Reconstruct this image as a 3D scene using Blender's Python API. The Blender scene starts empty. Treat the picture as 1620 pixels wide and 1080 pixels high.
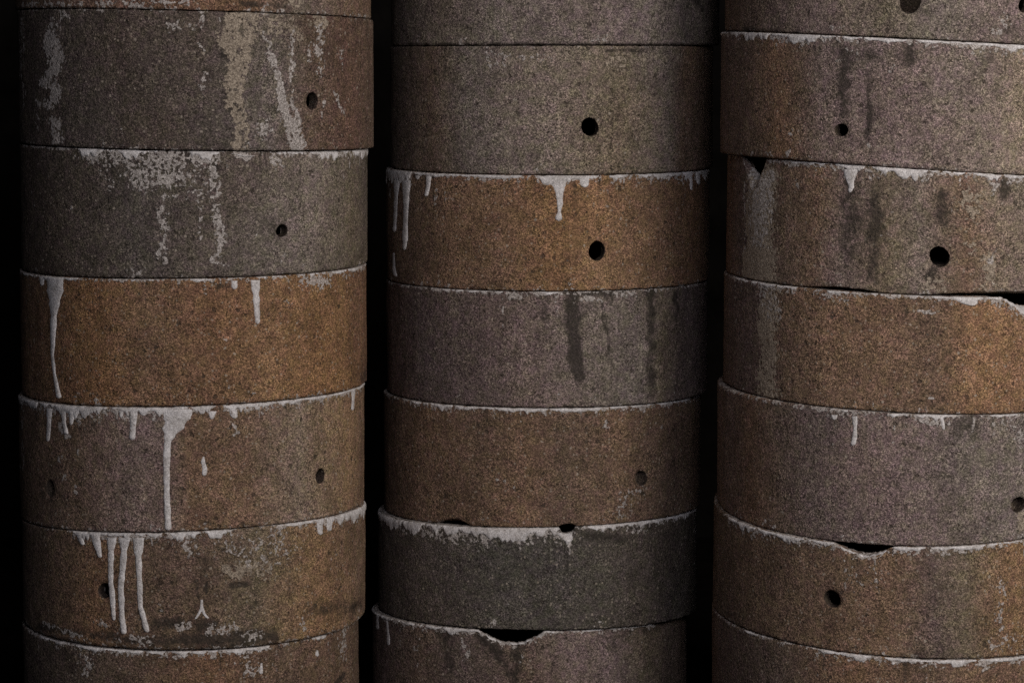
import bpy, math, random
import numpy as np

# ------------------------------------------------------------------ camera, world, lamps, exposure
W_REF, H_REF, FOC = 1620.0, 1080.0, 4600.0        # size and focal length of the photograph in its own pixels
CAM_Z, PITCH = 1.015, math.radians(5.46)
scene = bpy.context.scene
col = scene.collection
cam_data = bpy.data.cameras.new('camera'); cam = bpy.data.objects.new('camera', cam_data); col.objects.link(cam)
cam.location = (0, 0, CAM_Z); cam.rotation_euler = (math.pi / 2 - PITCH, 0, 0)
cam_data.sensor_width = 36.0; cam_data.lens = FOC / W_REF * 36.0
cam_data.clip_start = 0.05; cam_data.clip_end = 200
scene.camera = cam

world = bpy.data.worlds.new('World'); scene.world = world; world.use_nodes = True
world.node_tree.nodes['Background'].inputs[0].default_value = (0.55, 0.6, 0.75, 1)
world.node_tree.nodes['Background'].inputs[1].default_value = 0.004

def area(name, loc, target, size, power, color):
    l = bpy.data.lights.new(name, 'AREA'); l.shape = 'DISK'; l.size = size; l.energy = power; l.color = color
    o = bpy.data.objects.new(name, l); col.objects.link(o); o.location = loc
    d = np.array(target, float) - np.array(loc, float)
    o.rotation_euler = (math.atan2(math.hypot(d[0], d[1]), -d[2]), 0, math.atan2(d[1], d[0]) - math.pi / 2)
    return o
area('warm_key_lamp', (1.85, 1.45, 1.85), (0.2, 4.2, 0.75), 1.7, 53.0, (1.0, 0.91, 0.82))  # warm key lamp at the right front, out of view
area('front_lamp', (0.55, -0.4, 2.1), (0.0, 4.2, 0.7), 1.4, 38.0, (0.95, 0.92, 1.0))

scene.view_settings.view_transform = 'Standard'; scene.view_settings.look = 'None'
scene.view_settings.exposure = 0.0; scene.view_settings.gamma = 1.0
scene.cycles.use_denoising = False
scene.cycles.max_bounces = 4

# ------------------------------------------------------------------ helpers
rng = np.random.default_rng(7)
PERM = rng.random((64, 64, 64)).astype(np.float32)

def vnoise(p):
    i = np.floor(p).astype(int); f = p - i; f = f * f * (3 - 2 * f)
    o = 0
    for a in (0, 1):
        for b in (0, 1):
            for c in (0, 1):
                w = (f[..., 0] if a else 1 - f[..., 0]) * (f[..., 1] if b else 1 - f[..., 1]) * (f[..., 2] if c else 1 - f[..., 2])
                o = o + w * PERM[(i[..., 0] + a) % 64, (i[..., 1] + b) % 64, (i[..., 2] + c) % 64]
    return o * 2 - 1

def fbm(p, octv=4):
    s, a, t = 0, 1.0, 0
    for k in range(octv):
        s = s + a * vnoise(p * 2 ** k + 11.3 * k); t += a; a *= 0.55
    return s / t

def n1(x, seed, octv=3):
    x = np.asarray(x, float)
    return fbm(np.stack([x, np.full_like(x, seed * 1.37), np.full_like(x, seed * 0.71 + 3)], -1), octv)

SP, CP = math.sin(PITCH), math.cos(PITCH)
def ray(x, y):
    rx, ru = (x - W_REF / 2) / FOC, (H_REF / 2 - y) / FOC
    return np.array([rx, ru * SP + CP, ru * CP - SP])
def project(P):
    q = P - np.array([0, 0, CAM_Z])
    d = q[..., 1] * CP - q[..., 2] * SP
    u = q[..., 1] * SP + q[..., 2] * CP
    return W_REF / 2 + FOC * q[..., 0] / d, H_REF / 2 - FOC * u / d

def sstep(a, b, x):
    t = np.clip((x - a) / (b - a), 0, 1); return t * t * (3 - 2 * t)

def mesh_obj(name, V, F, mat, parent=None, smooth=None):
    m = bpy.data.meshes.new(name)
    m.from_pydata(np.asarray(V).tolist(), [], F)
    m.validate()
    m.materials.append(mat)
    if smooth is not None:
        m.polygons.foreach_set('use_smooth', np.asarray(smooth, bool) if hasattr(smooth, '__len__') else np.full(len(m.polygons), smooth))
    o = bpy.data.objects.new(name, m); col.objects.link(o)
    if parent is not None: o.parent = parent
    return o

# ------------------------------------------------------------------ materials
class NT:
    def __init__(self, name):
        self.m = bpy.data.materials.new(name); self.m.use_nodes = True
        self.t = self.m.node_tree; self.b = self.t.nodes['Principled BSDF']
        self.geo = self.t.nodes.new('ShaderNodeNewGeometry')
    def link(self, a, b): self.t.links.new(a, b)
    def put(self, sock, v):
        if hasattr(v, 'is_output'): self.link(v, sock)
        else: sock.default_value = v
    def noise(self, scale, detail=2, rough=0.5, vec=None):
        n = self.t.nodes.new('ShaderNodeTexNoise'); n.inputs['Scale'].default_value = scale
        n.inputs['Detail'].default_value = detail; n.inputs['Roughness'].default_value = rough
        self.link(vec if vec is not None else self.geo.outputs['Position'], n.inputs['Vector']); return n.outputs['Fac']
    def voro(self, scale):
        n = self.t.nodes.new('ShaderNodeTexVoronoi'); n.inputs['Scale'].default_value = scale
        self.link(self.geo.outputs['Position'], n.inputs['Vector']); return n
    def attr(self, name, out):
        n = self.t.nodes.new('ShaderNodeAttribute'); n.attribute_name = name; return n.outputs[out]
    def math(self, op, a, b=0.0, clamp=False):
        n = self.t.nodes.new('ShaderNodeMath'); n.operation = op; n.use_clamp = clamp
        self.put(n.inputs[0], a); self.put(n.inputs[1], b); return n.outputs[0]
    def ramp(self, v, a, b, c=0.0, d=1.0):
        n = self.t.nodes.new('ShaderNodeMapRange'); self.put(n.inputs[0], v)
        for k, x in enumerate((a, b, c, d)): n.inputs[1 + k].default_value = x
        return n.outputs[0]
    def mix(self, f, a, b, mode='MIX'):
        n = self.t.nodes.new('ShaderNodeMix'); n.data_type = 'RGBA'; n.blend_type = mode
        self.put(n.inputs[0], f); self.put(n.inputs[6], a); self.put(n.inputs[7], b); return n.outputs[2]
    def bump(self, h, strength, dist, normal=None):
        n = self.t.nodes.new('ShaderNodeBump'); n.inputs['Strength'].default_value = strength; n.inputs['Distance'].default_value = dist
        self.put(n.inputs['Height'], h)
        if normal is not None: self.link(normal, n.inputs['Normal'])
        return n.outputs['Normal']

def clay_material():
    n = NT('fired_fireclay')
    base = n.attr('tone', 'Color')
    grit = n.noise(700, 1, 0.8)
    grit2 = n.noise(250, 2, 0.6)
    mott = n.noise(38, 4, 0.65)
    vg = n.voro(690); vc = n.t.nodes.new('ShaderNodeSeparateColor'); n.link(vg.outputs['Color'], vc.inputs[0])
    grain = n.math('POWER', vc.outputs[0], 1.6)
    c = n.mix(n.ramp(n.noise(22, 3, 0.6), 0.35, 0.65, 0.55, 1.0), base, n.mix(1.0, base, n.ramp(grain, 0.0, 1.0, 0.42, 2.2), 'MULTIPLY'))
    c = n.mix(1.0, c, n.ramp(grit, 0.34, 0.66, 0.5, 1.5), 'MULTIPLY')
    c = n.mix(1.0, c, n.ramp(grit2, 0.28, 0.72, 0.72, 1.3), 'MULTIPLY')
    c = n.mix(1.0, c, n.ramp(mott, 0.3, 0.7, 0.74, 1.26), 'MULTIPLY')
    c = n.mix(1.0, c, n.mix(n.ramp(n.noise(75, 3, 0.6), 0.32, 0.68), (1.07, 0.96, 1.05, 1), (0.99, 1.01, 0.87, 1)), 'MULTIPLY')
    # chamotte grains, pale and dark
    v = n.voro(210)
    sel = n.t.nodes.new('ShaderNodeSeparateColor'); n.link(v.outputs['Color'], sel.inputs[0])
    gr = n.ramp(v.outputs['Distance'], 0.42, 0.22)
    pale = n.math('MULTIPLY', gr, n.ramp(sel.outputs[0], 0.84, 0.92))
    dark = n.math('MULTIPLY', gr, n.ramp(sel.outputs[1], 0.86, 0.93))
    c = n.mix(n.math('MULTIPLY', pale, 0.55), c, (0.5, 0.43, 0.35, 1))
    c = n.mix(n.math('MULTIPLY', dark, 0.7), c, (0.035, 0.026, 0.02, 1))
    v3 = n.voro(105); s3 = n.t.nodes.new('ShaderNodeSeparateColor'); n.link(v3.outputs['Color'], s3.inputs[0])
    fleck = n.math('MULTIPLY', n.ramp(n.math('ADD', v3.outputs['Distance'], n.math('MULTIPLY', n.math('SUBTRACT', grit2, 0.5), 0.6)), 0.20, 0.14), n.ramp(s3.outputs[2], 0.86, 0.9))
    c = n.mix(n.math('MULTIPLY', fleck, 0.6), c, (0.55, 0.48, 0.40, 1))
    pv = n.voro(62); ps = n.t.nodes.new('ShaderNodeSeparateColor'); n.link(pv.outputs['Color'], ps.inputs[0])
    pit = n.math('MULTIPLY', n.ramp(n.math('ADD', pv.outputs['Distance'], n.math('MULTIPLY', n.math('SUBTRACT', grit2, 0.5), 0.5)), 0.20, 0.12), n.ramp(ps.outputs[0], 0.66, 0.72))
    c = n.mix(n.math('MULTIPLY', pit, 0.65), c, (0.05, 0.04, 0.032, 1))
    def broken(name, big, small, a, b, lo, hi):
        k = n.attr(name, 'Fac')
        v = n.math('ADD', k, n.math('MULTIPLY', n.math('SUBTRACT', n.noise(big, 3, 0.55), 0.5), a))
        v = n.math('ADD', v, n.math('MULTIPLY', n.math('SUBTRACT', n.noise(small, 2, 0.5), 0.5), b))
        return n.math('MULTIPLY', n.ramp(v, lo, hi), n.ramp(k, 0.03, 0.2))
    # soot and water marks
    dm = broken('dark', 45, 150, 1.2, 0.9, 0.22, 0.78)
    c = n.mix(n.math('MULTIPLY', dm, 0.8), c, (0.034, 0.029, 0.025, 1))
    # tan clay slip
    tm = broken('slip', 48, 165, 1.5, 2.2, 0.44, 0.56)
    c = n.mix(n.math('MULTIPLY', tm, 0.85), c, n.mix(grain, (0.22, 0.18, 0.14, 1), (0.62, 0.53, 0.42, 1)))
    # lime bloom
    lm = broken('lime', 60, 200, 1.4, 2.4, 0.45, 0.57)
    c = n.mix(n.math('MULTIPLY', lm, 0.85), c, n.mix(grain, (0.30, 0.27, 0.25, 1), (0.82, 0.77, 0.74, 1)))
    n.link(c, n.b.inputs['Base Color'])
    n.b.inputs['Roughness'].default_value = 0.88
    n.b.inputs['Specular IOR Level'].default_value = 0.25
    nb = n.bump(mott, 0.35, 0.004)
    nb = n.bump(n.math('ADD', grit2, n.math('MULTIPLY', grit, 0.6)), 0.75, 0.0022, nb)
    nb = n.bump(n.math('SUBTRACT', n.math('ADD', lm, tm), n.math('MULTIPLY', n.math('ADD', dark, n.math('MULTIPLY', pit, 2.0)), 0.6)), 0.7, 0.0012, nb)
    n.link(nb, n.b.inputs['Normal'])
    return n.m

def wash_material():
    n = NT('white_batt_wash')
    g = n.noise(560, 2, 0.7); m = n.noise(70, 4, 0.7)
    c = n.mix(n.ramp(m, 0.30, 0.62), (0.56, 0.53, 0.51, 1), (0.87, 0.85, 0.86, 1))
    c = n.mix(1.0, c, n.ramp(g, 0.3, 0.7, 0.72, 1.22), 'MULTIPLY')
    vg = n.voro(520); vc = n.t.nodes.new('ShaderNodeSeparateColor'); n.link(vg.outputs['Color'], vc.inputs[0])
    c = n.mix(1.0, c, n.ramp(vc.outputs[0], 0, 1, 0.78, 1.15), 'MULTIPLY')
    pit = n.noise(150, 5, 0.75)
    c = n.mix(n.ramp(pit, 0.60, 0.68, 0, 0.8), c, n.mix(n.noise(12, 2), (0.13, 0.10, 0.08, 1), (0.22, 0.16, 0.11, 1)))
    n.link(c, n.b.inputs['Base Color']); n.b.inputs['Roughness'].default_value = 0.7
    n.b.inputs['Specular IOR Level'].default_value = 0.3
    n.link(n.bump(n.math('ADD', g, pit), 0.55, 0.0016), n.b.inputs['Normal'])
    return n.m

def shade_dark_material(name, base):
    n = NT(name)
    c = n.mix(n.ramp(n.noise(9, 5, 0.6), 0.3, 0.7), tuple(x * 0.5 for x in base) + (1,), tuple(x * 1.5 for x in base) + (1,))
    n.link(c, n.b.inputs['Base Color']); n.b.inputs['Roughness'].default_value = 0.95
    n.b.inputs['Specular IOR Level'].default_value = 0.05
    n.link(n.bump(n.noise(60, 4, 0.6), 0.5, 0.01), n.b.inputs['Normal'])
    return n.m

CLAY, WASH = clay_material(), wash_material()

# ------------------------------------------------------------------ setting
fl = mesh_obj('floor', [(-4, -2, 0), (4, -2, 0), (4, 6.2, 0), (-4, 6.2, 0)], [(0, 1, 2, 3)], shade_dark_material('shade_dark_floor', (0.012, 0.010, 0.009)))  # near-black colour stands in for shade on the ground behind the stacks
fl['kind'] = 'structure'
wl = mesh_obj('back_wall', [(-4, 6.2, 0), (4, 6.2, 0), (4, 6.2, 4), (-4, 6.2, 4)], [(0, 1, 2, 3)], shade_dark_material('shade_dark_wall', (0.008, 0.007, 0.0065)))  # near-black colour paints the shade seen in the gaps between stacks
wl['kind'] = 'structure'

# ------------------------------------------------------------------ saggar builder
TONE = dict(
    orange=(0.31, 0.170, 0.062), amber=(0.32, 0.19, 0.085), gold=(0.34, 0.22, 0.10), brown=(0.235, 0.150, 0.088),
    umber=(0.165, 0.115, 0.078), rust=(0.24, 0.135, 0.066), grey=(0.200, 0.178, 0.150), dgrey=(0.118, 0.101, 0.085),
    ddk=(0.088, 0.072, 0.059), mauve=(0.235, 0.185, 0.172), stone=(0.25, 0.221, 0.189), dmauve=(0.15, 0.118, 0.112),
    olive=(0.20, 0.172, 0.112), ggrey=(0.104, 0.100, 0.084), sand=(0.31, 0.258, 0.19), red=(0.17, 0.095, 0.065))
WALL = 0.018

class Saggar:
    pass

def seam_plane(st, s, xl, xr):
    """plane z = z0 + a*(x-xc) + b*(y-yc) through the left, right and front points of a joint"""
    yc_px, yl, yr = s
    xc, R, Y = st
    def z_at(px, py, Yw):
        r = ray(px, py); return CAM_Z + r[2] / r[1] * Yw
    zl, zr = z_at(xl, yl, Y), z_at(xr, yr, Y)
    zf = z_at((xl + xr) / 2, yc_px, Y - R)
    zm = (zl + zr) / 2
    return zm, (zr - zl) / (2 * R), (zm - zf) / R, xc, Y

def pz(pl, x, y): return pl[0] + pl[1] * (x - pl[3]) + pl[2] * (y - pl[4])

def axis(xl, xr, ymid, Y):
    a = ray(xl, ymid); b = ray(xr, ymid)
    t1, t2 = math.atan2(a[0], a[1]), math.atan2(b[0], b[1])
    m = (t1 + t2) / 2; D = Y / math.cos(m)
    return D * math.sin(m), D * math.sin((t2 - t1) / 2)

def make_saggar(seed, Y, xl, xr, top, bot, spec):
    """top, bot: joint (front, left, right) heights, or a number for a level plane"""
    ymid = 540 if isinstance(top, float) or isinstance(bot, float) else (top[0] + bot[0]) / 2
    if isinstance(top, float): ymid = bot[0] - 90
    if isinstance(bot, float): ymid = top[0] + 90
    xc, R = axis(xl, xr, ymid, Y)
    st = (xc, R, Y)
    pt = (top, 0, 0, xc, Y) if isinstance(top, float) else seam_plane(st, top, xl, xr)
    pb = (bot, 0, 0, xc, Y) if isinstance(bot, float) else seam_plane(st, bot, xl, xr)
    mpp = Y / FOC
    root = bpy.data.objects.new('saggar', None); col.objects.link(root); root.empty_display_size = 0.05
    zc = pz(pb, xc, Y); root.location = (xc, Y, zc)
    root['label'] = spec['label']; root['category'] = 'saggar'; root['group'] = 'round clay saggars stacked in three columns'

    def px_theta(x, y):
        r = ray(x, y); d = r[:2] / math.hypot(r[0], r[1]); c = np.array([xc, Y])
        b = d @ c; h = b * b - (c @ c - R * R)
        p = d * (b - math.sqrt(max(h, 0.0)))
        th = math.atan2(p[0] - xc, -(p[1] - Y))
        return th, CAM_Z + r[2] / math.hypot(r[0], r[1]) * (b - math.sqrt(max(h, 0.0)))
    yt0 = top[0] if not isinstance(top, float) else -170
    yb0 = bot[0] if not isinstance(bot, float) else 1230

    # edge line functions of angle
    ntop = []; nbot = []
    for (x0, x1, d, shape) in spec.get('chips', []):
        ntop.append((px_theta(x0, yt0)[0], px_theta(x1, yt0)[0], d * mpp, shape))
    for (x0, x1, d, shape) in spec.get('base_chips', []):
        nbot.append((px_theta(x0, yb0)[0], px_theta(x1, yb0)[0], d * mpp, shape))
    def chip(th, lst, sd, grow=0.0):
        o = np.zeros_like(th)
        for (a, b, d, shape) in lst:
            a, b = a - grow, b + grow
            u = (th - a) / (b - a); u = u + 0.03 * n1(th * 60, sd + 5, 2)
            prof = np.clip(1 - np.abs(2 * u - 1) ** shape, 0, 1)
            o = np.maximum(o, d * prof * (1 + 0.16 * n1(th * 45, sd, 3)) * (prof > 0))
        return o
    def ztop(th, r=R):
        return pz(pt, xc + r * np.sin(th), Y - r * np.cos(th)) - 0.0004 - chip(th, ntop, seed, 0.0 if r == R else 0.06) - np.maximum(0, n1(th * 26, seed + 3)) * 0.0016
    def zbot(th, r=R):
        return pz(pb, xc + r * np.sin(th), Y - r * np.cos(th)) + 0.0004 + chip(th, nbot, seed + 9) + np.maximum(0, n1(th * 30, seed + 4)) * 0.0014
    rag_t, rag_b = spec.get('rag', (0.0022, 0.0025))
    def radius(th, z, zt, zb):
        p = np.stack([np.sin(th) * 3 + seed, np.cos(th) * 3, z * 9], -1)
        q = np.stack([np.sin(th) * R * 60 + seed * 3, np.cos(th) * R * 60, z * 60], -1)
        r = R + 0.0016 * fbm(p, 3) + 0.0006 * fbm(q, 3)
        bt = rag_t * (1 + 0.9 * n1(th * 38, seed + 1)) + 0.002 * np.maximum(0, n1(th * 15, seed + 6)) ** 2 + 0.0006 + 0.55 * chip(th, ntop, seed)
        bb = rag_b * (1 + 0.9 * n1(th * 42, seed + 2)) + 0.004 * np.maximum(0, n1(th * 13, seed + 8)) ** 2 + 0.0006
        for (d, b) in ((zt - z, bt), (z - zb, bb)):
            k = np.clip(1 - d / b, 0, 1)
            r = r - b * (1 - np.sqrt(np.clip(1 - k * k, 0, 1)))
        for (x, y, d, wid, hgt) in dents:
            r = r - d * np.exp(-((th - x) / wid) ** 2 - ((z - y) / hgt) ** 2) * (1 + 0.6 * fbm(q, 3))
        return r
    dents = []
    for (x, y, d, w, h) in spec.get('dents', []):
        th, z = px_theta(x, y); dents.append((th, z, d * mpp, w * mpp / R / max(0.3, math.cos(th)), h * mpp))

    # ---- body grid
    fr = math.radians(112); step = 0.0025 / R
    ths = np.concatenate([np.linspace(-fr, fr, int(2 * fr / step)), np.linspace(fr, 2 * math.pi - fr, 26)[1:-1]])
    H = float(np.mean(ztop(ths[::20]) - zbot(ths[::20])))
    e = np.array([0, 0.0004, 0.001, 0.002, 0.0036, 0.006]) / H
    ts = np.concatenate([e, np.linspace(e[-1], 1 - e[-1], int(H / 0.0025))[1:-1], 1 - e[::-1]])
    nc, nr = len(ths), len(ts)
    TH = np.repeat(ths[None], nr, 0)
    zt, zb = ztop(ths), zbot(ths)
    Z = zb[None] + ts[:, None] * (zt - zb)[None]
    ZT, ZB = np.repeat(zt[None], nr, 0), np.repeat(zb[None], nr, 0)
    RR = radius(TH, Z, ZT, ZB)

    keep = np.ones((nr - 1, nc), bool)
    tubes = []
    for (x, y, rp, depth) in spec.get('holes', []):
        th0, z0 = px_theta(x, y); r0 = rp * mpp
        ds = ((TH - th0 + math.pi) % (2 * math.pi) - math.pi) * R; dz = Z - z0
        ang = np.arctan2(dz, ds)
        rr = r0 * (1 + 0.07 * np.sin(2 * ang + seed) + 0.05 * n1(ang * 1.4 + x, seed, 2))
        d = np.hypot(ds, dz)
        nx = np.roll(np.arange(nc), -1)
        cs = (ds[:-1] + ds[1:] + ds[:-1][:, nx] + ds[1:][:, nx]) / 4; cz = (dz[:-1] + dz[1:] + dz[:-1][:, nx] + dz[1:][:, nx]) / 4
        kill = (np.hypot(cs, cz) < r0) & (np.abs(ds[:-1]) < 0.05)
        keep &= ~kill
        inside = np.zeros((nr, nc), int); tot = np.zeros((nr, nc), int)
        for a in (0, 1):
            for b in (0, 1):
                k = np.roll(kill, b, 1)
                inside[a:nr - 1 + a] += k; tot[a:nr - 1 + a] += 1
        bd = (inside > 0) & (inside < tot)
        f = np.where(bd, rr / np.maximum(d, 1e-6), 1)
        TH = np.where(bd, th0 + ds * f / R, TH); Z = np.where(bd, z0 + dz * f, Z)
        mouth = np.clip(1 - (d - r0) / (0.0055 * (1 + 0.8 * n1(ang * 1.6 + x, seed + 7, 2))), 0, 1) * (d < 0.05)
        RR = RR - 0.0022 * mouth ** 2 * (1 + 0.7 * n1(ang * 3, seed + 2, 2))
        RR = np.where(bd, radius(TH, Z, ZT, ZB) - 0.0016, RR)
        tubes.append((kill, depth, th0, z0))

    P = np.stack([xc + RR * np.sin(TH), Y - RR * np.cos(TH), Z], -1)
    V = [P.reshape(-1, 3)]; F = []; SM = []
    idx = lambda i, j: i * nc + (j % nc)
    ii, jj = np.nonzero(keep)
    F += np.stack([ii * nc + jj, ii * nc + (jj + 1) % nc, (ii + 1) * nc + (jj + 1) % nc, (ii + 1) * nc + jj], 1).tolist()
    SM += [True] * len(ii)
    nv = nr * nc
    # rim, inner wall, floor of the pot, underside
    def ring(r, z):
        nonlocal nv
        V.append(np.stack([xc + r * np.sin(ths), Y - r * np.cos(ths), z], -1)); nv += nc; return nv - nc
    Ri = R - WALL
    rimi = ring(np.full(nc, Ri), ztop(ths, Ri))
    zin = pz(pb, xc, Y) + 0.022 + abs(pb[1]) * R + abs(pb[2]) * R
    inn = ring(np.full(nc, Ri), np.full(nc, zin))
    und = ring(np.full(nc, R - 0.032), pz(pb, xc + (R - .032) * np.sin(ths), Y - (R - .032) * np.cos(ths)) + 0.0004)
    V.append(np.array([[xc, Y, zin], [xc, Y, pz(pb, xc, Y) + 0.0004]])); ci, cu = nv, nv + 1; nv += 2
    lastrow = (nr - 1) * nc
    for j in range(nc):
        k = (j + 1) % nc
        F.append((lastrow + j, lastrow + k, rimi + k, rimi + j))
        hz = None
        for (kill, depth, th0, z0) in tubes:
            if depth is None and kill[:, j].any(): hz = (z0 + 0.016, z0 - 0.016)
        if hz is None: F.append((rimi + j, rimi + k, inn + k, inn + j))
        else:
            q4 = np.array([[xc + Ri * math.sin(ths[m]), Y - Ri * math.cos(ths[m]), z] for z in hz for m in (j, k)])
            V.append(q4); F.append((rimi + j, rimi + k, nv + 1, nv)); F.append((nv + 2, nv + 3, inn + k, inn + j)); nv += 4
        F.append((inn + j, inn + k, ci))
        F.append((und + j, und + k, k, j))
        F.append((cu, und + k, und + j))
    SM += [False] * (len(F) - len(SM))
    # bores of the holes
    for (kill, depth, th0, z0) in tubes:
        edges = {}
        ki, kj = np.nonzero(kill)
        for i, j in zip(ki, kj):
            q = [idx(i, j), idx(i, j + 1), idx(i + 1, j + 1), idx(i + 1, j)]
            for a in range(4):
                u, v = q[a], q[(a + 1) % 4]
                if (v, u) in edges: del edges[(v, u)]
                else: edges[(u, v)] = 1
        vs = sorted({u for e2 in edges for u in e2})
        Pf = P.reshape(-1, 3)
        prev = {u: u for u in vs}
        rad = np.array([math.sin(th0), -math.cos(th0), 0])
        cpt = np.array([xc + R * math.sin(th0), Y - R * math.cos(th0), z0])
        dep = WALL * 1.02 if depth is None else depth
        for k, (dd, sc) in enumerate(((0.0022, 0.985), (0.007, 0.97), (dep, 0.95))):
            cur = {}; pts = []
            for u in vs:
                o = Pf[u] - cpt; o = o - rad * (o @ rad)
                pts.append(cpt + o * (sc + 0.05 * float(vnoise((Pf[u] * 300 + k)[None])[0])) - rad * dd)
                cur[u] = nv; nv += 1
            V.append(np.array(pts))
            for (u, v) in edges:
                F.append((prev[u], prev[v], cur[v], cur[u])); SM.append(True)
            prev = cur
        if depth is not None:
            V.append((cpt - rad * dep * 1.15)[None]); nv += 1
            for (u, v) in edges: F.append((prev[u], prev[v], nv - 1)); SM.append(True)
    V = np.concatenate(V)
    body = mesh_obj('body', V - np.array(root.location), F, CLAY, root, SM)

    # ---- clay tones and marks, stored on the surface
    n_all = len(V)
    ux, uy = project(V)
    thv = np.arctan2(V[:, 0] - xc, -(V[:, 1] - Y))
    front = np.clip((math.radians(100) - np.abs(thv)) / 0.1, 0, 1)
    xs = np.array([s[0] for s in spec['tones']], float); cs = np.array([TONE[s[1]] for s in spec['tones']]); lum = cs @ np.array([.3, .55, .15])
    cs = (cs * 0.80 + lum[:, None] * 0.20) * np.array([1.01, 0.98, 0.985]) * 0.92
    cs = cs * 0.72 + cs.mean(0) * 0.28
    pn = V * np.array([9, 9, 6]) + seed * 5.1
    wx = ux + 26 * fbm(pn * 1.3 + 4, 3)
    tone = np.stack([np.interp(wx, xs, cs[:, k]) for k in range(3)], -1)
    n_big = fbm(pn, 4); n_c = fbm(pn * 0.8 + 31, 3); n_v = fbm(V * np.array([60, 60, 5]) + seed, 3)
    tone = tone * (1 + 0.20 * n_big + 0.10 * n_v)[:, None]
    tone = tone * (1 + n_c[:, None] * np.array([0.06, 0.0, -0.07]))
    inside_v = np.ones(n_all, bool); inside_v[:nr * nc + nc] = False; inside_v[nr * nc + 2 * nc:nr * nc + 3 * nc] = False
    tone[inside_v] = (0.06, 0.047, 0.038)          # dark brown paints shade into the pot's inside and bores, so holes read dark
    lime = np.zeros(n_all); dark = np.zeros(n_all); slip = np.zeros(n_all)
    jx = 7 * fbm(V * 75 + seed, 3)
    def stroke(arr, pts, soft):
        best = np.zeros(n_all)
        for (x0, y0, w0, s0), (x1, y1, w1, s1) in zip(pts[:-1], pts[1:]):
            dx, dy = x1 - x0, y1 - y0
            t = np.clip(((ux + jx - x0) * dx + (uy - y0) * dy) / (dx * dx + dy * dy + 1e-9), 0, 1)
            d = np.hypot(ux + jx - x0 - t * dx, uy - y0 - t * dy)
            w = (w0 + t * (w1 - w0)) / 2; s = s0 + t * (s1 - s0)
            best = np.maximum(best, s * np.clip(1 - (d - w * (1 - soft)) / (w * soft * 2 + 1e-6), 0, 1))
        np.maximum(arr, best * front * (spec.get('slip_k', 1.1) if arr is slip else 1.15 if arr is dark else 0.9), out=arr)
    for kind, soft, pts in spec.get('marks', []):
        stroke({'lime': lime, 'dark': dark, 'slip': slip}[kind], pts, soft)
    # dust that clings to the joint edges all the way round
    zt_v, zb_v = ztop(thv), zbot(thv)
    dt, db = zt_v - V[:, 2], V[:, 2] - zb_v
    et, eb = spec.get('edge', (0.35, 0.2))
    lime = np.maximum(lime, et * np.clip(1 - dt / (0.006 + 0.010 * np.clip(n1(thv * 9, seed + 14), 0, 1)), 0, 1) * (0.8 + 0.7 * n1(thv * 20, seed + 12)))
    lime = np.maximum(lime, eb * np.clip(1 - db / 0.008, 0, 1) * (0.6 + 0.9 * n1(thv * 16, seed + 13)))
    lime = np.maximum(lime, 0.3 * np.clip(fbm(V * 28 + seed * 2, 4) - 0.42, 0, 1) * 3)
    # patchy wash residue round the raised beads
    for q, (x0, x1, w0, w1, rag) in enumerate(spec.get('beads', [])):
        t0 = -1.85 if x0 <= xl + 12 else px_theta(x0, yt0)[0]
        t1 = 1.85 if x1 >= xr - 12 else px_theta(x1, yt0)[0]
        u = np.clip((thv - t0) / (t1 - t0), 0, 1); inb = sstep(-0.02, 0.02, np.minimum(thv - t0, t1 - thv))
        wq = (w0 + (w1 - w0) * u) * mpp * (1.5 + 1.6 * n1(thv * 18, seed * 7 + q)) + 0.0015
        lime = np.maximum(lime, 0.66 * inb * np.clip(1.25 - dt / np.maximum(wq, 0.001), 0, 1))
    # thin weather streaks that start at the rim and die out at different heights
    sk = n1(thv * 34 + 0.12 * n1(V[:, 2] * 30, seed), seed + 21, 4); ln_ = 0.05 + 0.13 * np.clip(n1(thv * 21, seed + 22) + 0.4, 0, 1)
    dark = np.maximum(dark, 0.62 * sstep(0.22, 0.5, sk) * np.clip(1 - dt / ln_, 0, 1) * front)
    sk2 = n1(thv * 40 + 0.12 * n1(V[:, 2] * 30, seed), seed + 31, 4); ln2 = 0.03 + 0.12 * np.clip(n1(thv * 23, seed + 32) + 0.2, 0, 1)
    lime = np.maximum(lime, spec.get('bloom', 0.36) * sstep(0.28, 0.5, sk2) * np.clip(1.2 - dt / ln2, 0, 1) * front)
    # crumbs at the foot
    lime = np.maximum(lime, 0.42 * sstep(0.1, 0.5, fbm(V * 45 + seed, 3)) * np.clip(1 - db / 0.022, 0, 1))
    for arr in (lime, dark, slip): arr[nr * nc + 3 * nc + 2:] = 0
    me = body.data
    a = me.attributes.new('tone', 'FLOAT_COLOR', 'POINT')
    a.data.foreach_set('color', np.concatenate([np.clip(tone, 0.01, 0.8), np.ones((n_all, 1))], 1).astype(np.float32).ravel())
    for nm, arr in (('lime', lime), ('dark', dark), ('slip', slip)):
        a = me.attributes.new(nm, 'FLOAT', 'POINT'); a.data.foreach_set('value', arr.astype(np.float32))

    # ---- raised white wash: the bead along the rim and each run below it
    loc = np.array(root.location)
    def surf(th, z, off):
        th = np.asarray(th); z = np.asarray(z)
        r = radius(th, z, ztop(th), zbot(th)) + off
        return np.stack([xc + r * np.sin(th), Y - r * np.cos(th), z], -1) - loc
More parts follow.
